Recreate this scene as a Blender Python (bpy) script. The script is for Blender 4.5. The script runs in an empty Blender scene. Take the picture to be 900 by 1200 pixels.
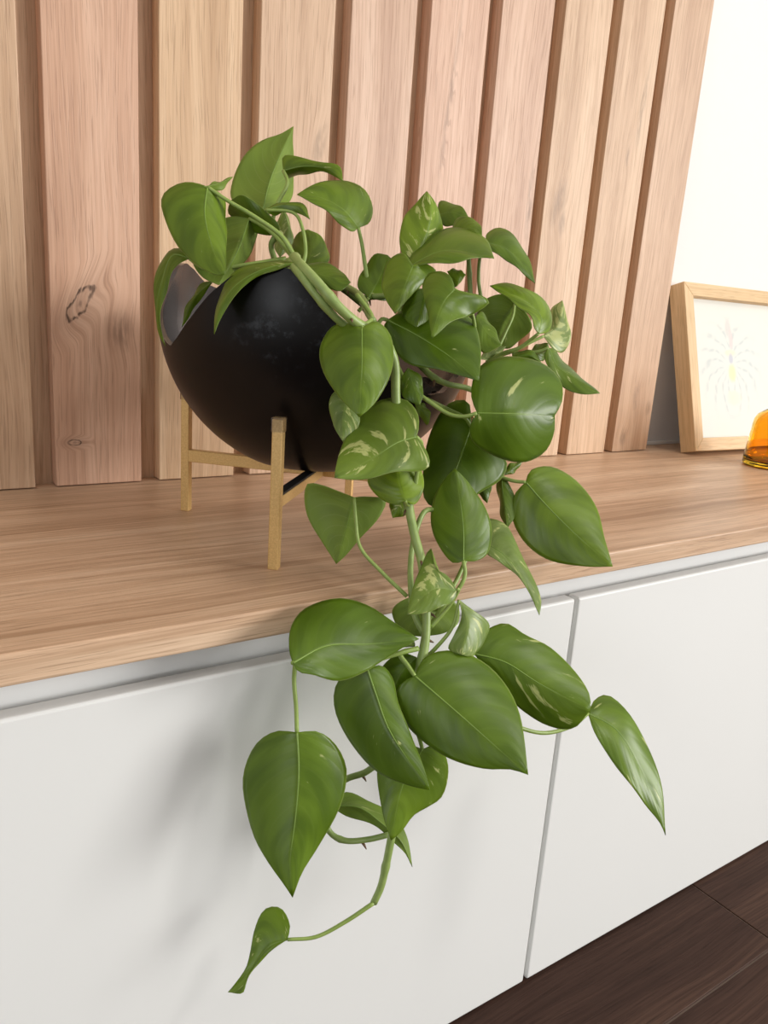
import bpy, bmesh, math, random
from mathutils import Vector, Matrix, Euler

# ------------------------------------------------------------------ camera, world, lights
S = bpy.context.scene
COL = S.collection
cam_data = bpy.data.cameras.new('camera')
cam = bpy.data.objects.new('camera', cam_data)
COL.objects.link(cam)
cam.location = (-0.16268, -0.77639, 0.18376)
cam.rotation_euler = Euler((math.radians(75.696), math.radians(-3.921), math.radians(-34.153)), 'XYZ')
cam_data.sensor_fit = 'VERTICAL'
cam_data.sensor_height = 36.0
cam_data.lens = 920.2 / 1200 * 36.0
cam_data.clip_start = 0.01
S.camera = cam

world = bpy.data.worlds.new('room_light')
S.world = world
world.use_nodes = True
wb = world.node_tree.nodes['Background']
wb.inputs['Color'].default_value = (1.0, 0.99, 0.98, 1)
wb.inputs['Strength'].default_value = 0.56

def area_light(name, loc, target, size, size_y, power, color):
    d = bpy.data.lights.new(name, 'AREA')
    d.shape = 'RECTANGLE'; d.size = size; d.size_y = size_y; d.energy = power; d.color = color
    o = bpy.data.objects.new(name, d); COL.objects.link(o)
    o.location = loc
    o.rotation_euler = (Vector(target) - Vector(loc)).to_track_quat('-Z', 'Y').to_euler()
    return o
area_light('window_right_offscreen', (3.5, -3.6, 0.95), (0.3, -0.2, 0.0), 1.7, 1.7, 225, (1.0, 0.985, 0.965))
area_light('ceiling_lamp_offscreen', (1.0, -1.95, 2.15), (0.2, -0.3, -0.1), 0.42, 0.42, 20, (1.0, 0.97, 0.93))
area_light('window_left_offscreen', (-2.5, -1.9, 0.75), (0.1, -0.3, 0.1), 0.7, 1.1, 16, (0.93, 0.97, 1.0))

S.view_settings.view_transform = 'Standard'
S.view_settings.look = 'None'
S.view_settings.exposure = -0.22
S.view_settings.gamma = 1.0
S.view_settings.use_curve_mapping = False

# ------------------------------------------------------------------ helpers
def lin(r, g, b):
    f = lambda c: c / 12.92 if c <= 0.04045 else ((c + 0.055) / 1.055) ** 2.4
    return (f(r / 255), f(g / 255), f(b / 255), 1)

def new_mat(name):
    m = bpy.data.materials.new(name); m.use_nodes = True
    nt = m.node_tree
    return m, nt, nt.nodes['Principled BSDF']

class G:
    """small helper around a node tree"""
    def __init__(self, nt): self.nt = nt
    def n(self, typ, **kw):
        o = self.nt.nodes.new(typ)
        for k, v in kw.items():
            if k.startswith('i_'): o.inputs[k[2:].replace('_', ' ')].default_value = v
            else: setattr(o, k, v)
        return o
    def link(self, a, b): self.nt.links.new(a, b)
    def val(self, sock, v):
        if hasattr(v, 'is_output') or isinstance(v, bpy.types.NodeSocket): self.link(v, sock)
        else: sock.default_value = v
    def math(self, op, a, b=0.0, c=None, clamp=False):
        o = self.nt.nodes.new('ShaderNodeMath'); o.operation = op; o.use_clamp = clamp
        self.val(o.inputs[0], a); self.val(o.inputs[1], b)
        if c is not None: self.val(o.inputs[2], c)
        return o.outputs[0]
    def vmath(self, op, a, b):
        o = self.nt.nodes.new('ShaderNodeVectorMath'); o.operation = op
        self.val(o.inputs[0], a); self.val(o.inputs[1], b)
        return o.outputs['Value'] if op in ('LENGTH', 'DISTANCE', 'DOT_PRODUCT') else o.outputs[0]
    def mix(self, fac, a, b, blend='MIX'):
        o = self.nt.nodes.new('ShaderNodeMix'); o.data_type = 'RGBA'; o.blend_type = blend
        self.val(o.inputs[0], fac); self.val(o.inputs[6], a); self.val(o.inputs[7], b)
        return o.outputs[2]
    def ramp(self, fac, stops):
        o = self.nt.nodes.new('ShaderNodeValToRGB')
        e = o.color_ramp.elements
        while len(e) < len(stops): e.new(0.5)
        for x, (p, c) in zip(e, stops):
            x.position = p; x.color = c if len(c) == 4 else (*c, 1)
        self.link(fac, o.inputs[0]); return o.outputs[0]
    def smooth(self, v, a, b):
        o = self.nt.nodes.new('ShaderNodeMapRange'); o.interpolation_type = 'SMOOTHSTEP'
        self.val(o.inputs[0], v); o.inputs[1].default_value = a; o.inputs[2].default_value = b
        return o.outputs[0]
    def noise(self, vec, scale, detail=2.0, rough=0.5, dist=0.0):
        o = self.nt.nodes.new('ShaderNodeTexNoise')
        self.link(vec, o.inputs['Vector']); o.inputs['Scale'].default_value = scale
        o.inputs['Detail'].default_value = detail; o.inputs['Roughness'].default_value = rough
        o.inputs['Distortion'].default_value = dist
        return o.outputs['Fac']
    def mapping(self, vec, scale=(1, 1, 1), loc=(0, 0, 0)):
        o = self.nt.nodes.new('ShaderNodeMapping'); self.link(vec, o.inputs[0])
        o.inputs['Scale'].default_value = scale; o.inputs['Location'].default_value = loc
        return o.outputs[0]
    def bump(self, h, strength, dist):
        o = self.nt.nodes.new('ShaderNodeBump'); o.inputs['Strength'].default_value = strength
        o.inputs['Distance'].default_value = dist; self.link(h, o.inputs['Height'])
        return o.outputs[0]

def wood(name, axis, dark, mid, light, rough=0.42, knots=(), seed=(0, 0, 0), contrast=1.0, streak=0.5, spec=0.35):
    """oak laminate; the grain runs along `axis` (0 = x, 2 = z) of the object"""
    m, nt, bs = new_mat(name); g = G(nt)
    tc = g.n('ShaderNodeTexCoord').outputs['Object']
    p = g.mapping(tc, loc=seed)
    # knots bend the grain round them
    kmask = None
    for (kx, kz, rx, rz, tilt, hard) in knots:
        mp = g.n('ShaderNodeMapping', vector_type='TEXTURE'); g.link(tc, mp.inputs[0])
        mp.inputs['Location'].default_value = (kx, 0, kz); mp.inputs['Rotation'].default_value = (0, tilt, 0); mp.inputs['Scale'].default_value = (rx, 1000, rz)
        q = mp.outputs[0]
        wob = g.noise(g.mapping(tc, scale=(90, 90, 40)), 1.0, 3, 0.6)
        d = g.math('ADD', g.vmath('LENGTH', q, (0, 0, 0)), g.math('MULTIPLY', g.math('SUBTRACT', wob, 0.5), 1.5))
        near = g.smooth(g.vmath('LENGTH', q, (0, 0, 0)), 3.2, 0.0)
        cx = g.n('ShaderNodeCombineXYZ')
        g.link(g.math('MULTIPLY', near, 0.016 if hard else 0.006), cx.inputs[0])
        p = g.vmath('ADD', p, cx.outputs[0])
        ring = g.math('MULTIPLY', g.smooth(d, 1.15, 0.9), g.smooth(d, 0.55, 0.85))
        core = g.math('MULTIPLY', g.smooth(d, 0.55, 0.0), 0.6)
        k = g.math('MAXIMUM', g.math('MAXIMUM', g.math('MULTIPLY', ring, 1.0), core), g.math('MULTIPLY', near, 0.28)) if hard else g.math('MULTIPLY', g.smooth(d, 1.9, 0.2), 0.42)
        kmask = k if kmask is None else g.math('MAXIMUM', kmask, k)
    al = 1.0; ac = 1.0
    def sc(across, along): return (along, across, across) if axis == 0 else (across, across, along)
    wv = g.noise(g.mapping(p, scale=sc(9, 2.2)), 1.0, 2)
    warp = g.n('ShaderNodeCombineXYZ')
    wamt = g.math('MULTIPLY', g.math('SUBTRACT', wv, 0.5), 0.035)
    if axis == 0: g.link(wamt, warp.inputs[1])
    else: g.link(wamt, warp.inputs[0])
    pw = g.vmath('ADD', p, warp.outputs[0])
    broad = g.noise(g.mapping(pw, scale=sc(26, 1.3)), 1.0, 3, 0.55)
    fine = g.noise(g.mapping(pw, scale=sc(420, 9)), 1.0, 3, 0.6)
    pore = g.noise(g.mapping(pw, scale=sc(900, 26)), 1.0, 1, 0.5)
    lines = g.noise(g.mapping(pw, scale=sc(120, 2.4)), 1.0, 2, 0.5)
    f = g.math('ADD', g.math('MULTIPLY', broad, 0.55), g.math('ADD', g.math('MULTIPLY', fine, 0.22), g.math('MULTIPLY', lines, 0.23)))
    f = g.math('ADD', g.math('MULTIPLY', g.math('SUBTRACT', f, 0.5), contrast), 0.5)
    col = g.ramp(f, [(0.34, dark), (0.5, mid), (0.66, light)])
    grain = g.smooth(g.noise(g.mapping(pw, scale=sc(330, 7)), 1.0, 2, 0.55), 0.46, 0.66)
    col = g.mix(g.math('MULTIPLY', grain, 0.34), col, (dark[0] * .82, dark[1] * .76, dark[2] * .70, 1))
    pm = g.smooth(pore, 0.56, 0.70)
    col = g.mix(g.math('MULTIPLY', pm, 0.34), col, (dark[0] * .55, dark[1] * .5, dark[2] * .45, 1))
    st = g.smooth(g.noise(g.mapping(pw, scale=sc(70, 0.9), loc=(3, 5, 7)), 1.0, 2, 0.5), 0.62, 0.74)
    col = g.mix(g.math('MULTIPLY', st, streak), col, (dark[0] * .75, dark[1] * .68, dark[2] * .6, 1))
    if kmask is not None:
        kn = g.math('MULTIPLY', kmask, g.smooth(g.noise(g.mapping(pw, scale=sc(300, 60)), 1.0, 3), 0.2, 0.6))
        col = g.mix(g.math('MULTIPLY', kn, 0.92), col, lin(62, 42, 30))
    g.link(col, bs.inputs['Base Color'])
    bs.inputs['Roughness'].default_value = rough
    bs.inputs['Specular IOR Level'].default_value = spec
    g.link(g.bump(g.math('SUBTRACT', fine, g.math('MULTIPLY', pm, 0.6)), 0.25, 0.0006), bs.inputs['Normal'])
    return m

def plain(name, color, rough=0.5, metal=0.0, spec=0.5, noise_amt=0.03, noise_scale=30, bump=0.0):
    m, nt, bs = new_mat(name); g = G(nt)
    tc = g.n('ShaderNodeTexCoord').outputs['Object']
    nz = g.noise(tc, noise_scale, 3)
    d = tuple(c * (1 - noise_amt * 2) for c in color[:3]) + (1,)
    g.link(g.mix(nz, d, color), bs.inputs['Base Color'])
    bs.inputs['Roughness'].default_value = rough; bs.inputs['Metallic'].default_value = metal
    bs.inputs['Specular IOR Level'].default_value = spec
    if bump: g.link(g.bump(nz, bump, 0.001), bs.inputs['Normal'])
    return m

def link(name, me, mats, parent=None, loc=None, smooth=False):
    o = bpy.data.objects.new(name, me); COL.objects.link(o)
    if not isinstance(mats, (list, tuple)): mats = [mats]
    for m in mats: me.materials.append(m)
    if smooth:
        for p in me.polygons: p.use_smooth = True
    if parent is not None: o.parent = parent
    if loc is not None: o.location = loc
    return o

def bm_box(bm, x0, x1, y0, y1, z0, z1, bev=0.0, seg=2):
    r = bmesh.ops.create_cube(bm, size=1.0)
    vs = r['verts']
    bmesh.ops.scale(bm, vec=(x1 - x0, y1 - y0, z1 - z0), verts=vs)
    bmesh.ops.translate(bm, vec=((x0 + x1) / 2, (y0 + y1) / 2, (z0 + z1) / 2), verts=vs)
    if bev:
        es = {e for v in vs for e in v.link_edges}
        bmesh.ops.bevel(bm, geom=list(es), offset=bev, segments=seg, affect='EDGES', profile=0.5)

def to_mesh(bm, name):
    me = bpy.data.meshes.new(name); bm.normal_update(); bm.to_mesh(me); bm.free(); return me

def box(name, dims, mat, parent=None, bev=0.0, seg=2, origin=None, smooth=False):
    """box from (x0,x1,y0,y1,z0,z1); the object's origin sits at `origin`"""
    x0, x1, y0, y1, z0, z1 = dims
    o = origin or ((x0 + x1) / 2, (y0 + y1) / 2, z0)
    bm = bmesh.new()
    bm_box(bm, x0 - o[0], x1 - o[0], y0 - o[1], y1 - o[1], z0 - o[2], z1 - o[2], bev, seg)
    ob = link(name, to_mesh(bm, name), mat, parent, o, smooth)
    return ob

def empty(name, loc=(0, 0, 0)):
    o = bpy.data.objects.new(name, None); COL.objects.link(o); o.location = loc
    o.empty_display_size = 0.05
    return o

def adopt(child, parent):
    """parent a child whose location was given in world space"""
    child.parent = parent
    child.matrix_parent_inverse = Matrix.Identity(4)
    child.location = Vector(child.location) - Vector(parent.location)

def tag(o, label=None, cat=None, group=None, kind=None):
    if label: o['label'] = label
    if cat: o['category'] = cat
    if group: o['group'] = group
    if kind: o['kind'] = kind
    return o

def spline(pts, n, power=1.0):
    """n+1 points along a centripetal Catmull-Rom curve through pts"""
    P = [Vector(p) for p in pts]
    if len(P) == 2:
        P = [P[0], P[0].lerp(P[1], 0.5), P[1]]
    ext = [P[0] * 2 - P[1]] + P + [P[-1] * 2 - P[-2]]
    dense = []
    for i in range(1, len(ext) - 2):
        p0, p1, p2, p3 = ext[i - 1:i + 3]
        t0 = 0; t1 = t0 + max((p1 - p0).length, 1e-6) ** .5; t2 = t1 + max((p2 - p1).length, 1e-6) ** .5; t3 = t2 + max((p3 - p2).length, 1e-6) ** .5
        for k in range(12):
            t = t1 + (t2 - t1) * k / 12
            a1 = p0 * ((t1 - t) / (t1 - t0)) + p1 * ((t - t0) / (t1 - t0))
            a2 = p1 * ((t2 - t) / (t2 - t1)) + p2 * ((t - t1) / (t2 - t1))
            a3 = p2 * ((t3 - t) / (t3 - t2)) + p3 * ((t - t2) / (t3 - t2))
            b1 = a1 * ((t2 - t) / (t2 - t0)) + a2 * ((t - t0) / (t2 - t0))
            b2 = a2 * ((t3 - t) / (t3 - t1)) + a3 * ((t - t1) / (t3 - t1))
            dense.append(b1 * ((t2 - t) / (t2 - t1)) + b2 * ((t - t1) / (t2 - t1)))
    dense.append(P[-1])
    acc = [0.0]
    for a, b in zip(dense, dense[1:]): acc.append(acc[-1] + (b - a).length)
    out = []; j = 0
    for i in range(n + 1):
        s = acc[-1] * (i / n) ** power
        while j < len(acc) - 2 and acc[j + 1] < s: j += 1
        u = (s - acc[j]) / max(acc[j + 1] - acc[j], 1e-9)
        out.append(dense[j].lerp(dense[j + 1], min(max(u, 0), 1)))
    return out

def tube_mesh(name, path, radii, sides=8, squash=1.0):
    vs = []; fs = []
    up = Vector((0, 0, 1)); prev = None
    for i, p in enumerate(path):
        t = (path[min(i + 1, len(path) - 1)] - path[max(i - 1, 0)]).normalized()
        if prev is None:
            a = t.cross(up)
            if a.length < 0.05: a = t.cross(Vector((1, 0, 0)))
        else:
            a = prev - t * prev.dot(t)
        a.normalize(); prev = a; b = t.cross(a)
        r = radii[i] if isinstance(radii, (list, tuple)) else radii
        for k in range(sides):
            th = 2 * math.pi * k / sides
            vs.append(p + a * (math.cos(th) * r) + b * (math.sin(th) * r * squash))
    n = len(path)
    for i in range(n - 1):
        for k in range(sides):
            k2 = (k + 1) % sides
            fs.append((i * sides + k, i * sides + k2, (i + 1) * sides + k2, (i + 1) * sides + k))
    fs.append(tuple(range(sides - 1, -1, -1)))
    fs.append(tuple((n - 1) * sides + k for k in range(sides)))
    me = bpy.data.meshes.new(name); me.from_pydata([tuple(v) for v in vs], [], fs); me.update()
    for p in me.polygons: p.use_smooth = True
    return me

# ------------------------------------------------------------------ materials of the setting
M_wall = plain('white_plaster', lin(226, 223, 220), 0.75, noise_amt=0.015, noise_scale=60, bump=0.05)
M_ceiling = plain('white_ceiling', lin(238, 236, 232), 0.8, noise_amt=0.01)
M_white = plain('white_lacquer', lin(229, 229, 226), 0.38, spec=0.4, noise_amt=0.01, noise_scale=8)
M_channel = plain('white_channel', lin(226, 226, 224), 0.45, noise_amt=0.01)
M_trim = plain('white_trim', lin(238, 235, 230), 0.5, noise_amt=0.01)
M_back = wood('oak_backing', 2, lin(182, 149, 121), lin(205, 174, 145), lin(219, 191, 163), 0.5, seed=(1.7, 0.4, 2.2))
M_top = wood('oak_worktop', 0, lin(176, 142, 112), lin(206, 172, 141), lin(222, 192, 162), 0.40, seed=(0.3, 1.1, 0.4), contrast=1.25, streak=0.75)
TONES = [(0, -2, -4), (2, 0, -2), (2, -7, -5), (4, 1, -6), (2, 0, -1), (0, -3, 1), (3, -3, 1), (0, -4, 0), (3, 2, 0), (3, 2, 0), (-4, -6, -6)]
def slat_mat(i):
    t = TONES[i % len(TONES)]
    c = lambda r, g, b: lin(r + t[0], g + t[1], b + t[2])
    # (x, z, half width, half height, tilt, 1 = open dark knot / 0 = soft darker figure)
    knots = {2: [(-0.0154, 0.1702, 0.0075, 0.0205, 0.62, 1), (0.020, 0.148, 0.010, 0.014, 0.3, 0), (-0.0227, 0.0416, 0.0065, 0.0028, 0, 1)], 4: [(0.029, 0.345, 0.006, 0.016, 0.2, 0)],
             6: [(-0.006, 0.42, 0.0025, 0.07, 0.08, 0)], 7: [(0.034, 0.33, 0.004, 0.035, 0, 0)], 8: [(-0.015, 0.335, 0.008, 0.020, 0.3, 0), (-0.004, 0.31, 0.005, 0.012, 0, 0)],
             9: [(0.022, 0.47, 0.004, 0.035, 0.05, 0), (0.0054, 0.41, 0.003, 0.010, 0, 0)], 10: [(-0.0034, 0.085, 0.005, 0.016, 0, 0), (-0.020, 0.022, 0.006, 0.010, 0, 0), (0.030, 0.067, 0.004, 0.008, 0, 0)]}.get(i, [])
    return wood('oak_slat_%d' % i, 2, c(182, 149, 121), c(205, 174, 145), c(219, 191, 163), 0.45, knots=knots, seed=(i * 0.37, 0.2 * i, i * 1.31), contrast=0.95, streak=0.25)

# ------------------------------------------------------------------ room
FZ = -0.450           # floor level; the worktop's upper face is z = 0
WY = 0.040            # plaster wall plane
wall_back = box('wall_back', (-1.6, 2.6, WY, WY + 0.1, FZ, 2.2), M_wall, origin=(0.5, WY, FZ))
tag(wall_back, kind='structure')
PIT = 0.1; SW = 0.08126; SD = 0.0185
ob = box('backing_board', (-0.8 , 0.879, SD, WY, 0.0, 1.9), M_back); adopt(ob, wall_back)
for i in range(-6, 11):
    x0 = (i - 2) * PIT
    if x0 < -0.8: continue
    sl = box('slat', (x0, x0 + SW, 0.0, SD, 0.001, 1.9), slat_mat(i), bev=0.0008, seg=2)
    adopt(sl, wall_back)
trim = box('trim_1', (0.8815, 2.6, WY - 0.004, WY, 0.0, 0.006), M_trim, bev=0.001)
tag(trim, kind='structure')
ceiling = box('ceiling', (-1.6, 2.6, -3.2, WY + 0.1, 2.2, 2.3), M_ceiling); tag(ceiling, kind='structure')

# floor of dark wood-look planks with pale joints
M_joint = plain('floor_joint', lin(112, 92, 80), 0.7, noise_amt=0.05)
M_plank = [wood('dark_plank_%d' % k, 0, lin(44, 30, 24), lin(64, 45, 37), lin(88, 65, 53), 0.6, seed=(k * 2.3, k * 1.7, 0), contrast=0.9, streak=0.3, spec=0.12) for k in range(3)]
floor = box('floor', (-1.6, 2.6, -3.2, WY, FZ - 0.05, FZ - 0.0015), M_joint); tag(floor, kind='structure')
PW = 0.198; PL = 1.2; J = 0.0011
row = 0
random.seed(4)
for r in range(-9, 3):
    y0 = -0.4536 + r * PW
    y1 = y0 + PW
    if y1 < -1.9 or y0 > WY: continue
    off = {0: 0.6248, -1: 0.6248 + 0.47}.get(r, random.uniform(0, PL))
    k = -3
    while off + k * PL < 2.6:
        xa, xb = off + k * PL, off + (k + 1) * PL
        k += 1
        xa = max(xa, -1.6); xb = min(xb, 2.6)
        if xb - xa < 0.02: continue
        pk = box('plank', (xa + J, xb - J, y0 + J, min(y1 - J, WY), FZ - 0.012, FZ), random.choice(M_plank), bev=0.0006, seg=1)
        adopt(pk, floor)

# ------------------------------------------------------------------ low cabinets and worktop
FY = -0.365
def cabinet(name, x0, x1, label):
    t = empty(name, ((x0 + x1) / 2, -0.16, FZ))
    tag(t, label, 'cabinet', 'white cabinets under the worktop')
    c = box('carcass', (x0, x1, -0.329, WY, FZ, -0.0186), M_white, bev=0.001); adopt(c, t)
    d = box('door', (x0 + 0.0022, x1 - 0.0022, -0.350, -0.337, FZ + 0.002, -0.0445), M_white, bev=0.0022, seg=3); adopt(d, t)
    # recessed grip channel with a rounded inner corner
    bm = bmesh.new()
    prof = [(-0.337, -0.082), (-0.3345, -0.080)] + [(-0.3345 + 0.004 * math.sin(math.radians(15 * k)), -0.072 + 0.004 * (1 - math.cos(math.radians(15 * k)))) for k in range(7)] + [(-0.3303, -0.0187), (-0.3285, -0.0187), (-0.3285, -0.082)]
    va = [bm.verts.new((x0 - (x0 + x1) / 2, y, z)) for y, z in prof]
    vb = [bm.verts.new((x1 - (x0 + x1) / 2, y, z)) for y, z in prof]
    n = len(prof)
    for k in range(n):
        bm.faces.new((va[k], va[(k + 1) % n], vb[(k + 1) % n], vb[k]))
    bm.faces.new(va[::-1]); bm.faces.new(vb)
    bmesh.ops.recalc_face_normals(bm, faces=bm.faces)
    for e in bm.edges:
        if e.calc_face_angle(0) > 0.6: e.smooth = False
    h = link('grip_channel', to_mesh(bm, 'grip_channel'), M_channel, None, ((x0 + x1) / 2, 0, 0), True); adopt(h, t)
    return t
XJ = 0.3482
cabinet('base_cabinet', XJ - 0.9, XJ, 'white handleless low cabinet with trailing plant hanging before its flat door')
cabinet('base_cabinet', XJ, XJ + 0.9, 'white handleless low cabinet below the picture frame and amber bottle')
top = box('worktop', (-0.56, 1.26, FY, WY, -0.0186, 0.0), M_top, bev=0.0018, seg=3)
tag(top, 'long oak-look worktop with knotty grain on the white cabinets', 'worktop')

# ------------------------------------------------------------------ plant stand
def metal_gold():
    m, nt, bs = new_mat('brushed_gold'); g = G(nt)
    tc = g.n('ShaderNodeTexCoord').outputs['Object']
    nz = g.noise(tc, 900, 2); bg = g.noise(tc, 60, 2)
    g.link(g.mix(nz, lin(192, 152, 88), lin(236, 202, 138)), bs.inputs['Base Color'])
    bs.inputs['Metallic'].default_value = 0.35; bs.inputs['Roughness'].default_value = 0.42
    g.link(g.bump(nz, 0.25, 0.0004), bs.inputs['Normal'])
    return m
M_gold = metal_gold()
M_rubber = plain('black_rubber', lin(22, 20, 19), 0.6)
def clear_plastic():
    m, nt, bs = new_mat('clear_plastic')
    g = G(nt)
    nz = g.noise(g.n('ShaderNodeTexCoord').outputs['Object'], 300, 2)
    g.link(g.mix(nz, (0.75, 0.75, 0.74, 1), (0.95, 0.95, 0.94, 1)), bs.inputs['Base Color'])
    bs.inputs['Roughness'].default_value = 0.08; bs.inputs['Transmission Weight'].default_value = 0.97
    bs.inputs['IOR'].default_value = 1.4
    return m
M_clear = clear_plastic()
SX0, SX1, SY0, SY1 = 0.0835, 0.2545, -0.2945, -0.1195
SCX, SCY = (SX0 + SX1) / 2, (SY0 + SY1) / 2
stand = empty('plant_stand', (SCX, SCY, 0))
tag(stand, 'square gold metal plant stand with four legs under the black bowl', 'plant stand')
LEGH = 0.108
bm = bmesh.new(); bm_box(bm, -0.0037, 0.0037, -0.0037, 0.0037, 0, LEGH, 0.0005, 1); leg_me = to_mesh(bm, 'leg')
leg_me.materials.append(M_gold)
bm = bmesh.new(); bm_box(bm, -0.0044, 0.0044, -0.0044, 0.0044, -0.009, 0.0012, 0.0006, 2); cap_me = to_mesh(bm, 'cap')
cap_me.materials.append(M_clear)
for (x, y) in ((SX0, SY0), (SX1, SY0), (SX1, SY1), (SX0, SY1)):
    lg = bpy.data.objects.new('leg', leg_me); COL.objects.link(lg); lg.parent = stand
    lg.location = (x - SCX, y - SCY, 0.0); lg.rotation_euler = (0, 0, math.atan2(y - SCY, x - SCX))
    cp = bpy.data.objects.new('cap', cap_me); COL.objects.link(cp); cp.parent = lg; cp.location = (0, 0, LEGH)
DL = math.hypot(SX1 - SX0, SY1 - SY0)
for k, (ang, z) in enumerate(((math.atan2(SY1 - SY0, SX1 - SX0), 0.0), (math.atan2(SY0 - SY1, SX1 - SX0), 0.0))):
    bm = bmesh.new()
    if k == 0: bm_box(bm, -DL / 2 + 0.003, DL / 2 - 0.003, -0.0035, 0.0035, 0.045, 0.0535, 0.0005, 1)
    else:
        bm_box(bm, -DL / 2 + 0.003, -0.0034, -0.0035, 0.0035, 0.045, 0.0554, 0.0005, 1)
        bm_box(bm, 0.0034, DL / 2 - 0.003, -0.0035, 0.0035, 0.045, 0.0554, 0.0005, 1)
    br = link('brace', to_mesh(bm, 'brace'), M_gold, stand); br.rotation_euler = (0, 0, ang)
    if k == 0:
        bm = bmesh.new()
        bm_box(bm, -DL / 2 + 0.0036, DL / 2 - 0.0036, -0.0037, 0.0037, 0.0534, 0.0554, 0.0003, 1)
        st = link('rubber_strip', to_mesh(bm, 'rubber_strip'), M_rubber, br)
        tag(st, 'black rubber strip on top of the brace')

# ------------------------------------------------------------------ black bowl with a scalloped rim
BC = Vector((0.162, -0.207, 0.176)); BR = 0.127; BT = 0.0042
A0 = math.radians(-119.69)                        # azimuth that faces the room
RIM = [(-60, .149), (-53, .1564), (-43.7, .172), (-36.3, .187), (-28.9, .1993), (-23.2, .2045), (-15, .2076), (-8.5, .206), (-1.5, .1945), (4.5, .175), (12.3, .1535), (22, .140), (33, .131), (45, .127), (53, .1285),
       (60, .140), (65, .156), (75, .185), (95, .205), (118, .198), (145, .165), (165, .150), (190, .170), (215, .187), (236, .197), (245, .207), (252.5, .2118), (258, .208), (262, .196), (268, .184), (278, .170), (292, .154), (300, .149)]
def rim_z(psi):
    d = math.degrees(psi)
    while d < -60: d += 360
    while d >= 300: d -= 360
    for (a, za), (b, zb) in zip(RIM, RIM[1:]):
        if a <= d <= b: return za + (zb - za) * (d - a) / (b - a)
    return 0.149
def bowl_mesh():
    NP, NT = 216, 30
    vs = []; fs = []; mi = []
    def ring_pt(psi, t, rad, zr):
        # from the rim (t = 0) down to the bottom pole (t = 1)
        ar = math.acos(max(-1, min(1, (zr - BC.z) / rad)))
        a = ar + (math.pi - ar) * t
        z = BC.z + rad * math.cos(a); rr = rad * math.sin(a)
        zmin = BC.z - BR + 0.0066 + (BR - rad)
        if z < zmin + 0.004:
            z = zmin + max(0.0, (z - (zmin - 0.0066)) / 0.0106) ** 2 * 0.004
        th = A0 + psi
        return (rr * math.cos(th), rr * math.sin(th), z - BZ0)
    for rad in (BR, BR - BT):
        for i in range(NT + 1):
            for k in range(NP):
                psi = 2 * math.pi * k / NP
                t = (i / NT) * 0.985
                vs.append(ring_pt(psi, t, rad, rim_z(psi)))
    base_in = (NT + 1) * NP
    for i in range(NT):
        for k in range(NP):
            k2 = (k + 1) % NP
            a, b, c, d = i * NP + k, i * NP + k2, (i + 1) * NP + k2, (i + 1) * NP + k
            fs.append((a, d, c, b)); mi.append(0)
            fs.append((base_in + a, base_in + b, base_in + c, base_in + d)); mi.append(1)
    for k in range(NP):
        k2 = (k + 1) % NP
        fs.append((k, k2, base_in + k2, base_in + k)); mi.append(1)
    fs.append(tuple(NT * NP + k for k in range(NP - 1, -1, -1))); mi.append(0)
    fs.append(tuple(base_in + NT * NP + k for k in range(NP))); mi.append(1)
    me = bpy.data.meshes.new('bowl_shell'); me.from_pydata(vs, [], fs); me.update()
    for p, m in zip(me.polygons, mi): p.material_index = m; p.use_smooth = True
    bm = bmesh.new(); bm.from_mesh(me); bmesh.ops.recalc_face_normals(bm, faces=bm.faces)
    for e in bm.edges:
        if len(e.link_faces) == 2 and e.link_faces[0].normal.angle(e.link_faces[1].normal, 0) > 0.9: e.smooth = False
    bm.to_mesh(me); bm.free()
    return me
def bowl_outer():
    m, nt, bs = new_mat('satin_black'); g = G(nt)
    tc = g.n('ShaderNodeTexCoord').outputs['Object']
    # dried water marks and dust on the room-facing side
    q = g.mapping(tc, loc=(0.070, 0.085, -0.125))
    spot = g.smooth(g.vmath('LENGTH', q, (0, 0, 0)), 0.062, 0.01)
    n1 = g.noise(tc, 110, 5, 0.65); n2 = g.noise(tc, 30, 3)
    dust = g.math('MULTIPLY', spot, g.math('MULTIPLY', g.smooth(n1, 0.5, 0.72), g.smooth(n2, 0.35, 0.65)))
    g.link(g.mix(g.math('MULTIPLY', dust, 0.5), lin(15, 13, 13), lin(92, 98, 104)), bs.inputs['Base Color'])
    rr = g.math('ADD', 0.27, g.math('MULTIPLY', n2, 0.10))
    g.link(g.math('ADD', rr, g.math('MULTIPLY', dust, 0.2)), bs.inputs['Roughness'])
    bs.inputs['Specular IOR Level'].default_value = 0.22
    return m
def bowl_inner():
    m, nt, bs = new_mat('polished_dark_grey'); g = G(nt)
    tc = g.n('ShaderNodeTexCoord').outputs['Object']
    g.link(g.mix(g.noise(tc, 25, 3), lin(84, 78, 76), lin(112, 106, 104)), bs.inputs['Base Color'])
    bs.inputs['Metallic'].default_value = 0.5; bs.inputs['Roughness'].default_value = 0.2
    return m
BZ0 = 0.0556
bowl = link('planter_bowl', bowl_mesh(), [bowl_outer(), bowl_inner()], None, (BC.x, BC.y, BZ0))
tag(bowl, 'round black bowl planter with wavy cut rim on the gold stand', 'planter')
# soil
bm = bmesh.new()
SR = 0.112
bmesh.ops.create_grid(bm, x_segments=40, y_segments=40, size=SR)
random.seed(2)
for v in list(bm.verts):
    if v.co.length > SR: bm.verts.remove(v)
for v in bm.verts:
    v.co.z = random.uniform(-0.003, 0.003) + 0.008 * (1 - (v.co.length / SR) ** 2)
soil = link('potting_soil', to_mesh(bm, 'potting_soil'), plain('dark_soil', lin(30, 23, 18), 0.95, noise_amt=0.3, noise_scale=200), None, (BC.x, BC.y, 0.127))
tag(soil, 'dark potting soil inside the black bowl', 'soil', kind='stuff')

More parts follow.
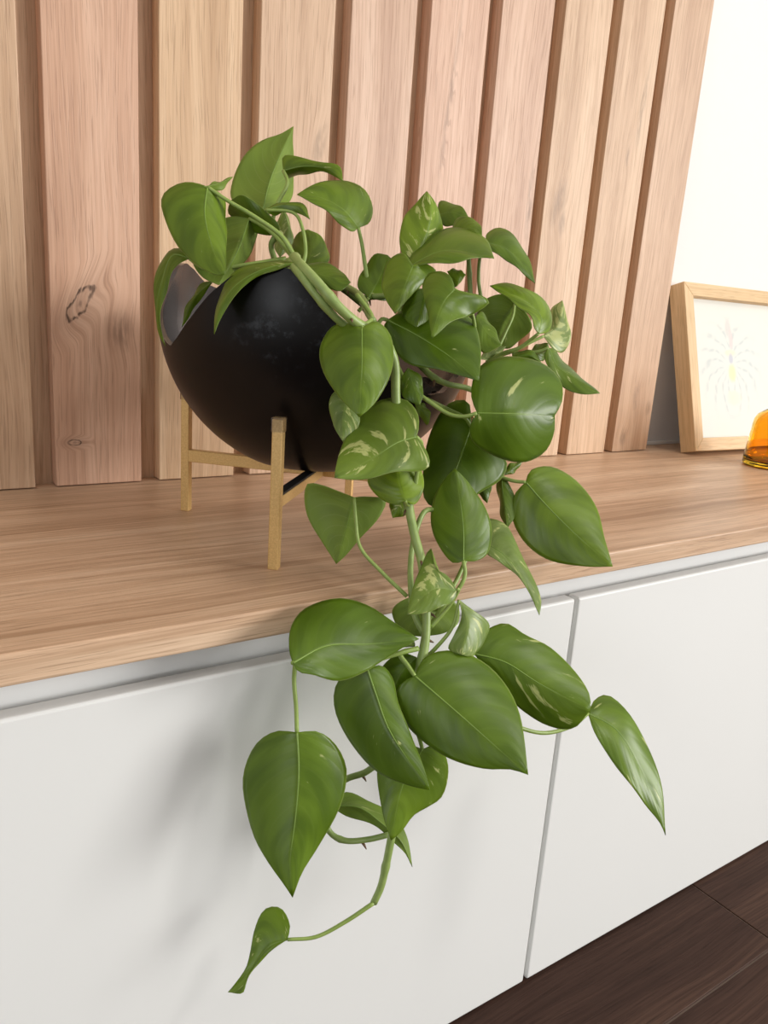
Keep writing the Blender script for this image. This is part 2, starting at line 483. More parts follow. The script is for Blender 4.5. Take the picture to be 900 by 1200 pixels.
# ------------------------------------------------------------------ pothos
def leaf_mat(name, under):
    m, nt, bs = new_mat(name); g = G(nt)
    uv = g.n('ShaderNodeUVMap', uv_map='blade').outputs[0]
    sep = g.n('ShaderNodeSeparateXYZ'); g.link(uv, sep.inputs[0])
    u, v = sep.outputs[0], sep.outputs[1]          # u: -1 .. 1 across, v: 0 .. 1 along
    au = g.math('ABSOLUTE', u)
    def attr(n):
        return g.n('ShaderNodeAttribute', attribute_type='OBJECT', attribute_name=n).outputs['Fac']
    tone, var, pale, seed = attr('tone'), attr('variegation'), attr('pallor'), attr('seed')
    # coordinate that runs along the side veins
    w = g.math('SUBTRACT', v, g.math('MULTIPLY', g.math('POWER', au, 1.4), 0.30))
    c = g.n('ShaderNodeCombineXYZ'); g.link(g.math('MULTIPLY', w, 7.5), c.inputs[0]); g.link(g.math('MULTIPLY', u, 1.2), c.inputs[1]); g.link(seed, c.inputs[2])
    vec = c.outputs[0]
    soft = g.noise(vec, 0.8, 2)
    streak = g.noise(vec, 1.1, 4, 0.6)
    green = g.ramp(tone, [(0.0, lin(58, 82, 8)), (0.3, lin(90, 119, 22)), (0.5, lin(120, 147, 38)), (0.7, lin(146, 174, 44)), (0.9, lin(174, 204, 30)), (1.0, lin(182, 210, 30))])
    col = g.mix(g.smooth(soft, 0.35, 0.7), green, g.mix(0.55, green, lin(60, 86, 8)))
    blot = g.noise(vec, 0.35, 2)
    col = g.mix(g.math('MULTIPLY', g.smooth(blot, 0.5, 0.75), 0.35), col, g.mix(0.6, green, lin(150, 176, 52)))
    col = g.mix(g.math('MULTIPLY', pale, g.math('ADD', 0.55, g.math('MULTIPLY', g.smooth(streak, 0.35, 0.62), 0.45))), col, lin(178, 194, 128))
    th = g.math('SUBTRACT', 0.70, g.math('MULTIPLY', var, 0.27))
    vm = g.n('ShaderNodeMapRange'); vm.interpolation_type = 'SMOOTHSTEP'
    g.link(streak, vm.inputs[0]); g.link(th, vm.inputs[1]); g.link(g.math('ADD', th, 0.06), vm.inputs[2])
    col = g.mix(g.math('MULTIPLY', vm.outputs[0], 0.8), col, lin(214, 218, 142))
    # side veins, midrib and pale margin
    sv = g.math('ABSOLUTE', g.math('SUBTRACT', g.math('FRACT', g.math('MULTIPLY', w, 8.5)), 0.5))
    vein = g.math('MULTIPLY', g.smooth(sv, 0.09, 0.0), g.smooth(au, 1.0, 0.5))
    rib = g.smooth(au, 0.035, 0.0)
    col = g.mix(g.math('MULTIPLY', vein, 0.26 if under else 0.05), col, g.mix(0.6, col, lin(196, 206, 130)))
    col = g.mix(g.math('MULTIPLY', rib, 0.35), col, lin(150, 172, 80))
    col = g.mix(g.math('MULTIPLY', g.smooth(au, 0.965, 1.0), 0.45), col, lin(176, 190, 110))
    if under: col = g.mix(0.42, col, lin(156, 178, 92))
    g.link(col, bs.inputs['Base Color'])
    bs.inputs['Roughness'].default_value = 0.45 if under else 0.35
    bs.inputs['Specular IOR Level'].default_value = 0.25 if under else 0.46
    hgt = g.math('ADD', g.math('MULTIPLY', g.math('ABSOLUTE', g.math('SINE', g.math('MULTIPLY', w, 26.7))), 0.5), g.math('ADD', g.math('MULTIPLY', rib, -0.8), g.math('MULTIPLY', soft, 0.8)))
    g.link(g.bump(hgt, 0.13, 0.0010), bs.inputs['Normal'])
    tr = g.n('ShaderNodeBsdfTranslucent')
    g.link(g.mix(0.5, col, lin(170, 200, 30)), tr.inputs['Color'])
    mx = g.n('ShaderNodeMixShader'); mx.inputs[0].default_value = 0.30
    g.link(bs.outputs[0], mx.inputs[1]); g.link(tr.outputs[0], mx.inputs[2])
    g.link(mx.outputs[0], nt.nodes['Material Output'].inputs['Surface'])
    return m
M_leaf_up = leaf_mat('leaf_upper_face', False)
M_leaf_dn = leaf_mat('leaf_under_face', True)
def stem_mat(name, a, b):
    m, nt, bs = new_mat(name); g = G(nt)
    tc = g.n('ShaderNodeTexCoord').outputs['Object']
    g.link(g.mix(g.noise(tc, 140, 3), a, b), bs.inputs['Base Color'])
    bs.inputs['Roughness'].default_value = 0.42; bs.inputs['Subsurface Weight'].default_value = 0.0
    return m
M_petiole = stem_mat('pale_green_petiole', lin(118, 144, 56), lin(160, 180, 98))
M_vine = stem_mat('green_vine', lin(116, 142, 66), lin(162, 180, 108))
M_rib = stem_mat('midrib_green', lin(104, 134, 44), lin(126, 152, 60))
M_node = stem_mat('brown_node', lin(84, 58, 36), lin(120, 92, 60))

PB = Vector((BC.x, BC.y, 0.127))                  # where the plant grows out of the soil
plant = empty('pothos_plant', PB)
tag(plant, 'trailing green pothos with heart-shaped variegated leaves growing from the black bowl', 'plant')

# each leaf: midrib from base to tip, one margin, the other margin, leaf stalk (millimetres), tone (leaf age plus some painted-in shade and glow), variegation, pallor
LEAVES = [
    ([(62.4,-213.2,260.3),(56.4,-224,241.4),(54.9,-242.3,218.2),(56.7,-259.4,200.5)],
     [(69.6,-212.7,258.5),(75.9,-211.8,254.2),(72.9,-222.6,238.9),(65.4,-241.1,219.3),(60,-254.3,206.3)],
     [(55.5,-206.5,262.7),(47.6,-199.3,262.2),(38.4,-195.8,255.6),(34.4,-198.5,248.1),(34.8,-206.1,235.3),(37.3,-223,218),(45.1,-241.4,205.1),(52.1,-254.3,200.1)],
     [(62.4,-213.2,260.3),(71.9,-219.7,253.7),(90.4,-234.2,242.1),(105.1,-245.9,230.6),(112.3,-252.7,217.9)], 0.479, 0.1, 0),
    ([(94.7,-213.5,243.1),(80.2,-226.2,218.2),(61.8,-237.2,194)],
     [(84.9,-205.2,243.5),(72.3,-200.7,236.4),(58.2,-207.2,220.5),(51.5,-215,208.1),(54.4,-227.3,198.5)],
     [(103.1,-210.6,237),(98.7,-214.8,224.4),(83.7,-224.9,208.5),(71.5,-232.3,197.5)],
     [(94.7,-213.5,243.1),(103.5,-228.5,235.2),(110.2,-243.1,223.7),(112.2,-253.2,216.1)], 0.456, 0.05, 0),
    ([(110,-233.4,233.9),(97.7,-218.5,244.4),(84.4,-202.6,254.8)],
     [(105.3,-220.8,232.1),(94.7,-203.3,238.8),(86.2,-195.9,246.6)],
     [(108.4,-233.3,240.2),(97.3,-221.9,252.3),(89.3,-212.6,258.8)],
     [(110,-233.4,233.9),(112,-243.4,226.8),(112.2,-253,216.7)], 0.366, 0, 0),
    ([(59.2,-214.9,259.7),(71.8,-210.3,264.1),(85.3,-204.5,271.1)],
     [(74.2,-207.9,260.1)],
     [(70.8,-206.6,264.8)],
     None, 0.411, 0, 0),
    ([(46.6,-221.3,210.5),(38.5,-211.4,212.2),(32.3,-206.2,193.7),(29.3,-203.8,172.8),(34.5,-206.9,148.6)],
     [(40.3,-221.6,207.1),(36.6,-215.2,200.5),(33.1,-211.1,186.8),(31.1,-206,168.9),(32.4,-205.8,156.9)],
     [(46.4,-206.7,217.6),(39.1,-202.7,216.4),(33.3,-196,203.7),(29.1,-199,181.6),(30.8,-201.2,159)],
     [(46.6,-221.3,210.5),(57.5,-222.5,204.5),(85.7,-232.2,209.8),(112,-240.4,216.2)], 0.388, 0.1, 0),
    ([(73.2,-200,197.4),(64,-189.7,185.5),(56.3,-180.4,161.5)],
     [(71.3,-195,191.7),(63.5,-184.4,174.7)],
     [(67.9,-190,194.5),(59.7,-182,178.1)],
     None, 0.411, 0.05, 0),
    ([(114.3,-193.4,250.7),(128.3,-179,279.6),(154.9,-161.7,322.7)],
     [(122.6,-192.6,250.6),(139,-184.5,259.3),(149.1,-177.1,271.3),(151.5,-170.6,294.5),(152.2,-166.3,310.9)],
     [(105.9,-182.4,252.8),(100.3,-167.5,260.5),(106.3,-156.1,277.9),(118.2,-152.7,296.3),(132.2,-153.5,309.8),(145.4,-159.9,316.2)],
     [(114.3,-193.4,250.7),(112.9,-213.2,238),(112.8,-233.9,225.3),(112.2,-253.2,216.1)], 0.501, 0.05, 0),
    ([(123.1,-209.4,280.3),(133.5,-221.8,283.6),(145.7,-238.6,281.4),(150.9,-250.1,273)],
     [(125,-204.8,290.5),(133.2,-216.5,290.5),(143.5,-232,286.4),(152.4,-241.7,284.4)],
     [(132.8,-196.5,276.8),(138.4,-207.8,279.7),(143.4,-230.1,280.7),(148.4,-243,276.7)],
     [(123.1,-209.4,280.3),(123.2,-216.9,271.3),(113.7,-220.2,254.5),(108.1,-225.9,238.7),(113.9,-240.2,221.2)], 0.501, 0.05, 0),
    ([(160.1,-260,241.9),(150.2,-253.5,253.4),(135.8,-245.5,260.3),(120,-238.4,261)],
     [(154.3,-261.4,238.3),(146,-259.2,242.7),(137.8,-254.2,249.5),(128.1,-245.8,256.4)],
     [(169.9,-258.3,246.1),(178.7,-249.2,258.4),(175.4,-241.1,270.6),(164.2,-234,276.8),(147.2,-234.2,275),(131.3,-236.3,267.9)],
     [(160.1,-260,241.9),(163.1,-261.1,231.5),(165.7,-263.7,215.4),(168.2,-266.5,198.6)], 0.479, 0.05, 0),
    ([(100.3,-228.4,248.8),(111.8,-237.7,253.1),(119.5,-245.3,251.9),(123.6,-252.5,243.9)],
     [(109.1,-229.6,253.8),(119.2,-233.7,256.6),(125.4,-242,252.8)],
     [(106.5,-231.2,245.3),(112.4,-236.9,249.2),(119.5,-245.9,247.2)],
     [(100.3,-228.4,248.8),(116.8,-241.8,247.7),(120.2,-249.4,236.2),(119.7,-255.6,220.2),(116.9,-257.6,212.4)], 0.411, 0.1, 0),
    ([(132.8,-192.3,255.6),(132.6,-202.7,239.4),(122.7,-209.4,218.3)],
     [(136.1,-198.2,246.3),(135.5,-203.7,229.6)],
     [(129,-189.1,244.6),(123,-198,227.3)],
     None, 0.546, 0.5, 0.4),
    ([(139.4,-222.9,212.8),(148.6,-211.4,228.2),(152.5,-197.6,242.4)],
     [(133.6,-211.3,216.1),(140.8,-193.5,230.5),(146.5,-191.9,239.5)],
     [(153.9,-222.2,214),(162.8,-215.3,223.2),(160.5,-205.8,237.2)],
     None, 0.501, 0.1, 0),
    ([(87.3,-303,210.5),(67.1,-292.7,204),(52,-287.2,192.8),(42.7,-286.5,178.4),(37.7,-289.4,162.3)],
     [(76.2,-298.9,204.8),(64.2,-292.8,200.1),(52.3,-290.9,188.1),(42.9,-289,174.2)],
     [(79.7,-285.1,211.6),(67.8,-271.6,206.9),(55.7,-269,197.7),(45.8,-274.6,183.5)],
     [(87.3,-303,210.5),(97.7,-289.5,212.6),(102.9,-272.1,215.5)], 0.433, 0.3, 0),
    ([(109.2,-265.8,209.4),(122.3,-279.4,205.3),(135.7,-293.1,201.9)],
     [(121,-263.7,213.9),(135.2,-273.3,212.1)],
     [(116.3,-275.6,203.7),(127.3,-291.8,195)],
     None, 0.343, 0, 0),
    ([(162,-276.6,192.9),(174.3,-271,208.3),(184.8,-263.7,225.1)],
     [(158.7,-265.8,200.3),(168.6,-258.1,214.5),(178.3,-257.2,225.2)],
     [(179.2,-277.1,192.2),(189.5,-272.8,206.4),(190,-267,220)],
     [(162,-276.6,192.9),(161.1,-273.9,189.1),(157.8,-270.4,182.7)], 0.411, 0.05, 0),
    ([(178.8,-305.4,219.2),(192.4,-299.9,237.4),(201.4,-291.6,256.3),(203.7,-281.5,271.3)],
     [(174.5,-299.5,222.3),(176.5,-289.9,234.4),(186,-280.8,251),(196.4,-279.8,262.8)],
     [(195.9,-299.3,222.6),(211.4,-292.9,234.9),(216.5,-288.8,247.6),(209.2,-286.9,262.2)],
     [(178.8,-305.4,219.2),(177.6,-302.5,205.7),(175.1,-300,187.8),(172.4,-297.4,169.5)], 0.613, 0.45, 0),
    ([(231,-260.3,259.2),(238.1,-270.1,261.4),(245.7,-284.5,255.4)],
     [(240.7,-251.6,271),(247.1,-266.6,267.7)],
     [(231.9,-268.7,251.4),(239.1,-280.7,251.7)],
     None, 0.366, 0, 0),
    ([(221.8,-291.1,240.9),(230,-302.1,247.9),(234.5,-311.9,243.3)],
     [(231.2,-283.8,254.3),(237.4,-294.1,256.3),(239,-303.8,250.6)],
     [(224.7,-300.4,235.4),(229.5,-314.2,235.6)],
     None, 0.411, 0, 0),
    ([(169.4,-312.7,214.9),(192.3,-322.1,227.6),(222.8,-340.9,225.1)],
     [(178,-303.7,224.3),(187.6,-302,231.1),(200,-300.8,239.4),(217,-298.3,246.6),(231.1,-302.8,247.4),(231.9,-319.3,239.8)],
     [(177.5,-323.3,217.2),(196.6,-336.5,221),(215.6,-337.2,225)],
     [(169.4,-312.7,214.9),(177.5,-315,205.8),(173.6,-313.2,182.3),(166.5,-307.7,163.9)], 0.402, 0.02, 0),
    ([(170.6,-317,216.1),(158.5,-324.8,198.9),(147.5,-332.5,182.8)],
     [(179.4,-317.7,218.6),(189.6,-318.6,214.3),(175.4,-322.9,204),(159.3,-328.6,192.3)],
     [(169.7,-304.9,224.1),(163.5,-297.7,218.5),(154.3,-303.3,205.1),(148.6,-318.6,191.9)],
     None, 0.501, 0, 0),
    ([(181.8,-350.9,201.5),(172.9,-353.1,194.4),(162.5,-359,182),(153.8,-366.5,169.1)],
     [(190.2,-354.5,200),(201.3,-357.7,198),(205.8,-359.2,195),(194.8,-358.1,187),(171.6,-362.2,179.9),(159.1,-365.6,172.5)],
     [(183.2,-344.6,208.7),(181.7,-335.6,213),(176.4,-328.3,212.1),(168.6,-332.1,203.1),(163.7,-342.9,192.4),(158.2,-356.7,179.5)],
     [(181.8,-350.9,201.5),(195.9,-345.6,196.3),(208.7,-343,179.6),(213.6,-337.1,155.6)], 0.411, 0.03, 0),
    ([(175.7,-327.8,201.3),(170.7,-331.4,188),(164.6,-334.5,174.8)],
     [(179,-329.2,194.7),(176.9,-331.7,182.1)],
     [(169.7,-321.4,199.1),(162.1,-319.3,187.7),(161,-324.8,180.4)],
     None, 0.388, 0, 0),
    ([(154.6,-313.7,178.4),(167.4,-333.5,169.2),(180.7,-356.1,156.4),(189.9,-374.8,143.1)],
     [(170.6,-314.6,187.4),(195,-324,189.8),(209.5,-338.7,183),(203.8,-357.2,165.2)],
     [(152,-313.7,174.2),(152.8,-323.5,161.6),(156.6,-335.6,151.8),(172.4,-353.7,148.1),(184.3,-367.8,145.1)],
     [(154.6,-313.7,178.4),(149.3,-314,178.7),(143.1,-317.1,168.3),(138.9,-323.3,152.6)], 0.321, 0, 0),
    ([(215.8,-335.6,185.5),(218,-347.7,173.9),(222.1,-358.6,166.5)],
     [(224,-332.3,188.2),(226.3,-344.3,177)],
     [(209.3,-343.5,170.9),(211,-353.1,161)],
     None, 0.433, 0, 0),
    ([(267.8,-318.5,195.9),(263,-313.3,183.3),(260.9,-310.3,166.3)],
     [(264.2,-310.8,203),(256,-299,199),(250.8,-296.1,184.5),(254.8,-302.5,171.4)],
     [(275.6,-322.2,192),(283.8,-323.3,179.7),(276.9,-317.1,168),(268.8,-314.1,162.2)],
     [(267.8,-318.5,195.9),(263.6,-322.4,187.6),(255.3,-324.8,174.7),(248.5,-327.1,165.1)], 0.456, 0.15, 0),
    ([(255.1,-359.9,176.1),(259.2,-356.6,187.6),(252.7,-344.7,198.8),(236,-324.1,207.4)],
     [(251,-359.1,180.1),(249.9,-354.6,188.2),(244.3,-346.3,194.7),(240.1,-333.4,201.8)],
     [(267.1,-357.2,177.7),(275.1,-352.9,188.2),(274.6,-345.7,197.7),(262.9,-337.5,205.9),(253.8,-325.5,211.2)],
     [(255.1,-359.9,176.1),(253.8,-354.2,171.5),(249.7,-347.1,164.8),(243.6,-337.9,160.2),(236.1,-328.7,152.3)], 0.591, 0.1, 0),
    ([(280.3,-340.4,174.1),(293.1,-340.1,181.7),(305.9,-330.9,201.8)],
     [(295.9,-329.5,186.4),(302,-325.6,196.2)],
     [(287,-344.2,165.7),(297.5,-346.2,163),(303.9,-345.5,173.5),(304.7,-338.3,190.5)],
     [(280.3,-340.4,174.1),(270.7,-337.3,169.1),(260,-333.8,162.8),(247.8,-329,157.7)], 0.501, 0.9, 0.7),
    ([(277.4,-330,160.5),(285.9,-332.2,162.9),(293.8,-332.6,169)],
     [(288.9,-326.6,167.7)],
     [(291.1,-332.9,155.2),(294.6,-333.7,163.2)],
     None, 0.479, 0, 0),
    ([(275.3,-352.1,166),(277.6,-361.5,153.1),(284,-370.9,147.2),(296,-388.3,136.8)],
     [(292.4,-344.6,164),(293,-352.6,155.1),(295.8,-371.4,145.5)],
     [(270.9,-352.6,162.1),(269.9,-358.7,152.7),(272.9,-368.7,141.9),(283.2,-381.2,135.3)],
     [(275.3,-352.1,166),(271.1,-346.9,162.9),(255.9,-334.1,159.6)], 0.411, 0.3, 0),
    ([(193.8,-371.7,121.4),(215.8,-382.7,122.1),(256,-384.2,120.5)],
     [(194.7,-362.8,131.9),(207.5,-352.4,149.7),(227.2,-354.1,159.2),(257.8,-363.2,155.3),(270.3,-372.6,143.5),(264.7,-381.7,130.5)],
     [(191.4,-368.5,113.4),(194.9,-367.9,101.9),(210.4,-374.2,91.6),(236,-379.9,87.2),(254,-382.1,94.3),(257.9,-383.7,107.5)],
     [(193.8,-371.7,121.4),(188.2,-366.1,118.4),(181.4,-358.7,118.6),(172.2,-347.6,125.4),(160.9,-333.6,136.6),(157.7,-325.5,147.4)], 0.343, 0.22, 0),
    ([(247.4,-341.8,156.2),(258.1,-348.1,160.2),(266.4,-355.6,154.8)],
     [(256.2,-340.7,162.6),(264.4,-347.6,162.2)],
     [(260.6,-346.7,153.2)],
     None, 0.388, 0.1, 0),
    ([(228.7,-329.1,154.7),(239,-331.9,158.9),(249.1,-333.9,165)],
     [(239.6,-325.7,164.1)],
     [(243.8,-331,155.2)],
     None, 0.411, 0.5, 0.7),
    ([(216,-341.4,106.8),(204.5,-347.2,88.1),(194.3,-352.2,72.1),(181.4,-359.8,50.4)],
     [(223.9,-346.4,101.1),(240.8,-356.9,81.9),(232.6,-360.2,70.1),(213.7,-361.3,62),(195.4,-362.5,52.4)],
     [(220.8,-329.3,123.9),(211.7,-320.7,121.6),(195,-319.7,97.5),(182.7,-331.8,73.5),(175.8,-346.6,54.5)],
     [(216,-341.4,106.8),(209.7,-341.2,113.2),(196.8,-336.7,118.9),(181.6,-330.3,125.5)], 0.298, 0.12, 0),
    ([(222.3,-345.8,66.4),(225.9,-350.5,59.4),(227.8,-354.4,51)],
     [(232.9,-350.4,64.1)],
     [(224.5,-346.4,57.9)],
     None, 0.321, 0, 0),
    ([(236.6,-315,238),(246.5,-325,234.6),(254.6,-336,224.5),(259.8,-346,211.2)],
     [(242.1,-307.9,244.8),(256.2,-304.6,250.1),(263.5,-314.3,245.7),(263.9,-330.7,230.8)],
     [(235.2,-320.3,232.4),(241.3,-329,228.1),(251.9,-339.9,217.7)],
     [(236.6,-315,238),(235.6,-311,228.5),(236.4,-310.9,210.3),(240.8,-313.3,192.2)], 0.366, 0, 0),
    ([(214.4,-300,215.8),(225.6,-308.3,214.3)],
     [(223,-300,218.4)],
     [(216.2,-308.3,204.5)],
     None, 0.501, 0, 0),
    ([(117.3,-339.6,172.9),(108.1,-356.8,148.4),(101.9,-366.9,119.3)],
     [(127.2,-340.1,177.2),(135.3,-344.8,170.2),(134.2,-353.7,157.8),(126.2,-361.2,143.7),(112.7,-366.8,127.7)],
     [(111.8,-331.5,174.9),(105.4,-322,172.5),(97.3,-322.8,160.8),(92.8,-334.4,145.4),(94.9,-351.5,130.7)],
     [(117.3,-339.6,172.9),(123.9,-333.1,175),(132.7,-327.3,179.6),(130.2,-310.6,193.8)], 0.465, 0.03, 0),
    ([(110,-339.4,128.6),(104.3,-343.8,115.4),(101.1,-350.6,101)],
     [(116.1,-343.1,121.8),(113,-348.4,109.2)],
     [(104.9,-330.4,130.8),(100.5,-332.2,121.6),(99.4,-340.8,110)],
     None, 0.388, 0.45, 0.35),
    ([(140.4,-376.2,107.4),(125.8,-375.5,103.9),(106.6,-377,94.6),(79.4,-378.2,84.6)],
     [(142.3,-383.7,100.9),(140.2,-392.3,91.6),(136.3,-392.4,89.1),(119.3,-389.3,88.8),(101.2,-385.5,84.3),(88.3,-381.5,83.7)],
     [(145.3,-371.6,113.2),(151.8,-358.8,121.9),(152.6,-341.3,128.1),(140.6,-336.3,126.4),(124.8,-335.3,117.2),(102.9,-350.5,104.2),(84.7,-370.6,90.7)],
     [(140.4,-376.2,107.4),(146.8,-373.9,102.3),(147.7,-370.8,87.5),(146.8,-369.9,61.2)], 0.433, 0.4, 0.1),
    ([(136.8,-374.4,64.8),(136,-367.3,75.9),(137.3,-360.9,88.9)],
     [(132.1,-369.8,61.8),(126.5,-359.7,63.9),(123.2,-348.9,74.5),(129.7,-352.2,86.5)],
     [(143.3,-376.3,62.4),(150.6,-374,70.1),(154.8,-366.7,82.2),(146.6,-362.4,90)],
     [(136.8,-374.4,64.8),(140.9,-372.1,61)], 0.636, 0, 0),
    ([(159.3,-335.4,147.8),(160,-341.8,137.5),(160.9,-350.2,124)],
     [(166.5,-340.1,143.2),(165.6,-346.6,132.3)],
     [(155.2,-334.1,139.5),(154.8,-339.2,127.9)],
     None, 0.366, 0.3, 0),
    ([(168.4,-334,124.2),(172.9,-338.6,119.4),(177.2,-342.2,117.5)],
     [(175.4,-335.9,122.6)],
     [(169.9,-335.8,117.9),(176.2,-340.7,108.8)],
     None, 0.501, 0.1, 0),
    ([(114.6,-346.9,62.4),(110.6,-344.9,40.3),(106,-342.8,15.4)],
     [(108.5,-340.1,64.8),(99.2,-328.4,68.1),(92.8,-321.1,67.5),(91,-320.3,59.7),(92.3,-323.9,46.7),(98.5,-333.4,30.5)],
     [(122.4,-348.3,62.7),(139.4,-349.5,58.7),(135.8,-349.6,50.6),(123,-347.5,34.9),(111.8,-344.9,21.4)],
     [(114.6,-346.9,62.4),(112.9,-353.2,48.2),(112.5,-361.1,32.1),(121.8,-375.3,17.5),(132.5,-390.2,4.3)], 0.479, 0.2, 0),
    ([(156.3,-346.1,57.8),(152.3,-345.5,50.6),(148.8,-344.9,44.6)],
     [(158,-347.2,46.8)],
     [(149.7,-339.3,53.6)],
     None, 0.501, 0.4, 0),
    ([(171.3,-398,26.5),(177.5,-387.9,45.2),(181.4,-376.9,63.1),(184.5,-364.8,82)],
     [(167.3,-393.3,23.8),(164.9,-378.5,32.4),(167.2,-363.9,47.1),(173.2,-360.6,63.6),(179.5,-362.4,75.7)],
     [(179.2,-400.2,25.7),(190.9,-399.4,29.4),(199.9,-392.5,42.9),(197.5,-383,59.1),(191.2,-372.8,73.6)],
     [(171.3,-398,26.5),(170.8,-401.6,18.7),(167,-402.8,11.3),(155.7,-400.6,-2.2),(144.2,-399.3,-19)], 0.388, 0.1, 0),
    ([(207.2,-378.2,29.5),(214.3,-391,23.5),(219.3,-404.9,12.7),(220.9,-425.5,-10.7)],
     [(220.9,-364.4,42.3),(230,-371.5,39.4),(229.4,-386.1,30.6),(227.7,-404.5,14.6),(227,-419.7,-3)],
     [(203.8,-384.8,23.6),(208.9,-394.1,19.4),(216.1,-403,13.1),(220.6,-418.6,-2.4)],
     [(207.2,-378.2,29.5),(191,-381.3,23.4),(175.9,-387.8,8.7),(158.4,-393.4,-8.4)], 0.411, 0.4, 0.35),
    ([(248.5,-343.4,72.2),(245,-353.2,52.6),(241.7,-363.7,32.2)],
     [(252.7,-351,61.6),(252.4,-360.7,43.8)],
     [(249.9,-339.5,61.9),(246,-351,40.6)],
     None, 0.411, 0.3, 0),
    ([(257.2,-338.5,67.3),(276.7,-336.6,76.8)],
     [(266.5,-333.2,74.6)],
     [(269.9,-337.2,69.1)],
     None, 0.501, 0.3, 0),
    ([(259.8,-359.6,66.3),(267.5,-375.9,51.6),(277.3,-395.2,35.9),(293.1,-424.2,14.8)],
     [(266,-356.6,74),(284.6,-359.5,76.9),(300.7,-370.5,69.4),(304.4,-392,50.5),(297,-411.8,29.8)],
     [(253.3,-356.6,57.5),(249.3,-358.5,42.9),(252.6,-370,24.8),(262.5,-387.1,13.2),(280.6,-410.4,12.1)],
     [(259.8,-359.6,66.3),(254.6,-353.9,66.1),(248.5,-347,67.6),(239.4,-336.9,72.7)], 0.523, 0.02, 0),
    ([(153.4,-414.6,13.7),(136.5,-411.8,15.8),(114.4,-415.3,4)],
     [(149.5,-417.5,8.3),(131.4,-421.5,6.9),(120.7,-418.4,4.1)],
     [(151.3,-408.2,21.2),(144,-402.5,26.1),(150.1,-388.8,35.3),(135.6,-396.7,23.1),(121.7,-407.9,11.6)],
     [(153.4,-414.6,13.7),(155.9,-414,14.3),(152.6,-412.4,5.4),(140.8,-407.4,-12.2)], 0.402, 0.5, 0.2),
    ([(151.8,-387,-2.8),(149.7,-391.1,-12),(145.4,-395.5,-24.3)],
     [(144.2,-377.8,-2.4),(135.4,-371.3,-12.6),(134.8,-379.5,-21.8),(140.3,-390,-24.9)],
     [(166.3,-391.9,-2.1),(173.3,-396.1,-7.9),(170.9,-399.5,-17.5),(159.1,-399.3,-22.9)],
     None, 0.501, 0.05, 0),
    ([(160.5,-409.8,4.5),(161.1,-419.6,-8.1),(152.2,-426,-25.9)],
     [(169.4,-416,-3.1),(182.6,-418.9,-14),(174.6,-422.3,-22.2),(160.7,-426.6,-28.6)],
     [(159.6,-414.9,-4.9),(153.3,-416.5,-16.9),(148.6,-417.2,-24.7)],
     [(160.5,-409.8,4.5),(155.3,-411.6,-13.2),(144.9,-408.8,-27.5),(139.8,-407,-33.2)], 0.411, 0.5, 0.4),
    ([(40.2,-407.4,-16.6),(63.3,-405.2,-11.3),(90.7,-410.1,-13.5),(122.1,-419.5,-12.2)],
     [(41.2,-400.7,-12.1),(49.8,-385.8,-4.3),(64.4,-376.6,2.7),(82.7,-380.7,7.5),(101.2,-390.3,2.8),(113,-407.4,-5)],
     [(41.7,-411.1,-20.7),(50.6,-414.6,-23.2),(66.7,-417.3,-29.4),(83.3,-417.6,-27.4),(101,-417.4,-21),(112.4,-417.9,-16.2)],
     [(40.2,-407.4,-16.6),(52.7,-393.9,-22.2),(91.9,-397.4,-21.7),(131.9,-402.4,-24.5)], 0.33, 0.02, 0),
    ([(47.7,-402.7,-65.7),(45.5,-411,-87.7),(40.2,-418.8,-113.3),(34.4,-425.2,-136.4),(33,-432.8,-155.4)],
     [(59.9,-406.3,-66.5),(70.4,-411.1,-75.6),(75.8,-416.9,-89.9),(72.4,-420.9,-103.8),(64.4,-424.5,-116.9),(52.1,-427.5,-131.5),(40.2,-429.9,-143.1)],
     [(38.7,-392.3,-68),(29.9,-383.9,-78.8),(22.9,-383.1,-98.5),(20.7,-390.2,-115.1),(21.4,-401.8,-129.5),(25.7,-415.9,-140.7),(30.5,-427.4,-150)],
     [(47.7,-402.7,-65.7),(52.1,-392.6,-55.7),(56.5,-380.4,-39.1),(64.4,-372.8,-29.4),(99.4,-386,-24.9),(133.6,-400.2,-25.7)], 0.42, 0.02, 0),
    ([(92.7,-407.2,-31.1),(94,-416.4,-44),(96.5,-431,-63.5),(108.4,-459.6,-91.2)],
     [(103.9,-407.7,-31.5),(109.8,-412.5,-39.4),(107.3,-422.4,-51.9),(109.8,-434.4,-65.9),(109.5,-448.9,-79.7)],
     [(86.7,-399,-33.3),(80.9,-391.5,-47.2),(79.6,-394.1,-61.7),(82.2,-407.2,-78.5),(90.4,-425.5,-90.7),(100.9,-447.4,-92.5)],
     [(92.7,-407.2,-31.1),(100.5,-404.9,-29.1),(117.4,-408.4,-25.1),(129.9,-409.7,-24.1)], 0.352, 0.1, 0),
    ([(120.8,-420,-36.8),(135,-443.2,-52.1),(149.7,-468,-68.5),(161,-487.3,-81.1)],
     [(129.4,-416.4,-28.3),(142.6,-416.8,-25.5),(157.7,-423.1,-27.6),(170.7,-434.5,-34.5),(175.6,-446.8,-43.4),(174.2,-460.3,-54.1),(168.5,-473.4,-65.6)],
     [(113.7,-415.8,-42.4),(110.7,-415.7,-52.4),(112.5,-423.1,-64.7),(118.6,-434.2,-73.8),(129.4,-450,-80.8),(143.5,-467.7,-82.8),(154.8,-479.6,-80)],
     [(120.8,-420,-36.8),(119.7,-413.6,-32.3),(118.2,-406.5,-26.7),(129.9,-409.7,-24.1)], 0.384, 0.12, 0),
    ([(171.8,-416.8,-33.1),(187.9,-430.8,-36.7),(204.4,-448,-48.2),(229.4,-472.6,-61.8)],
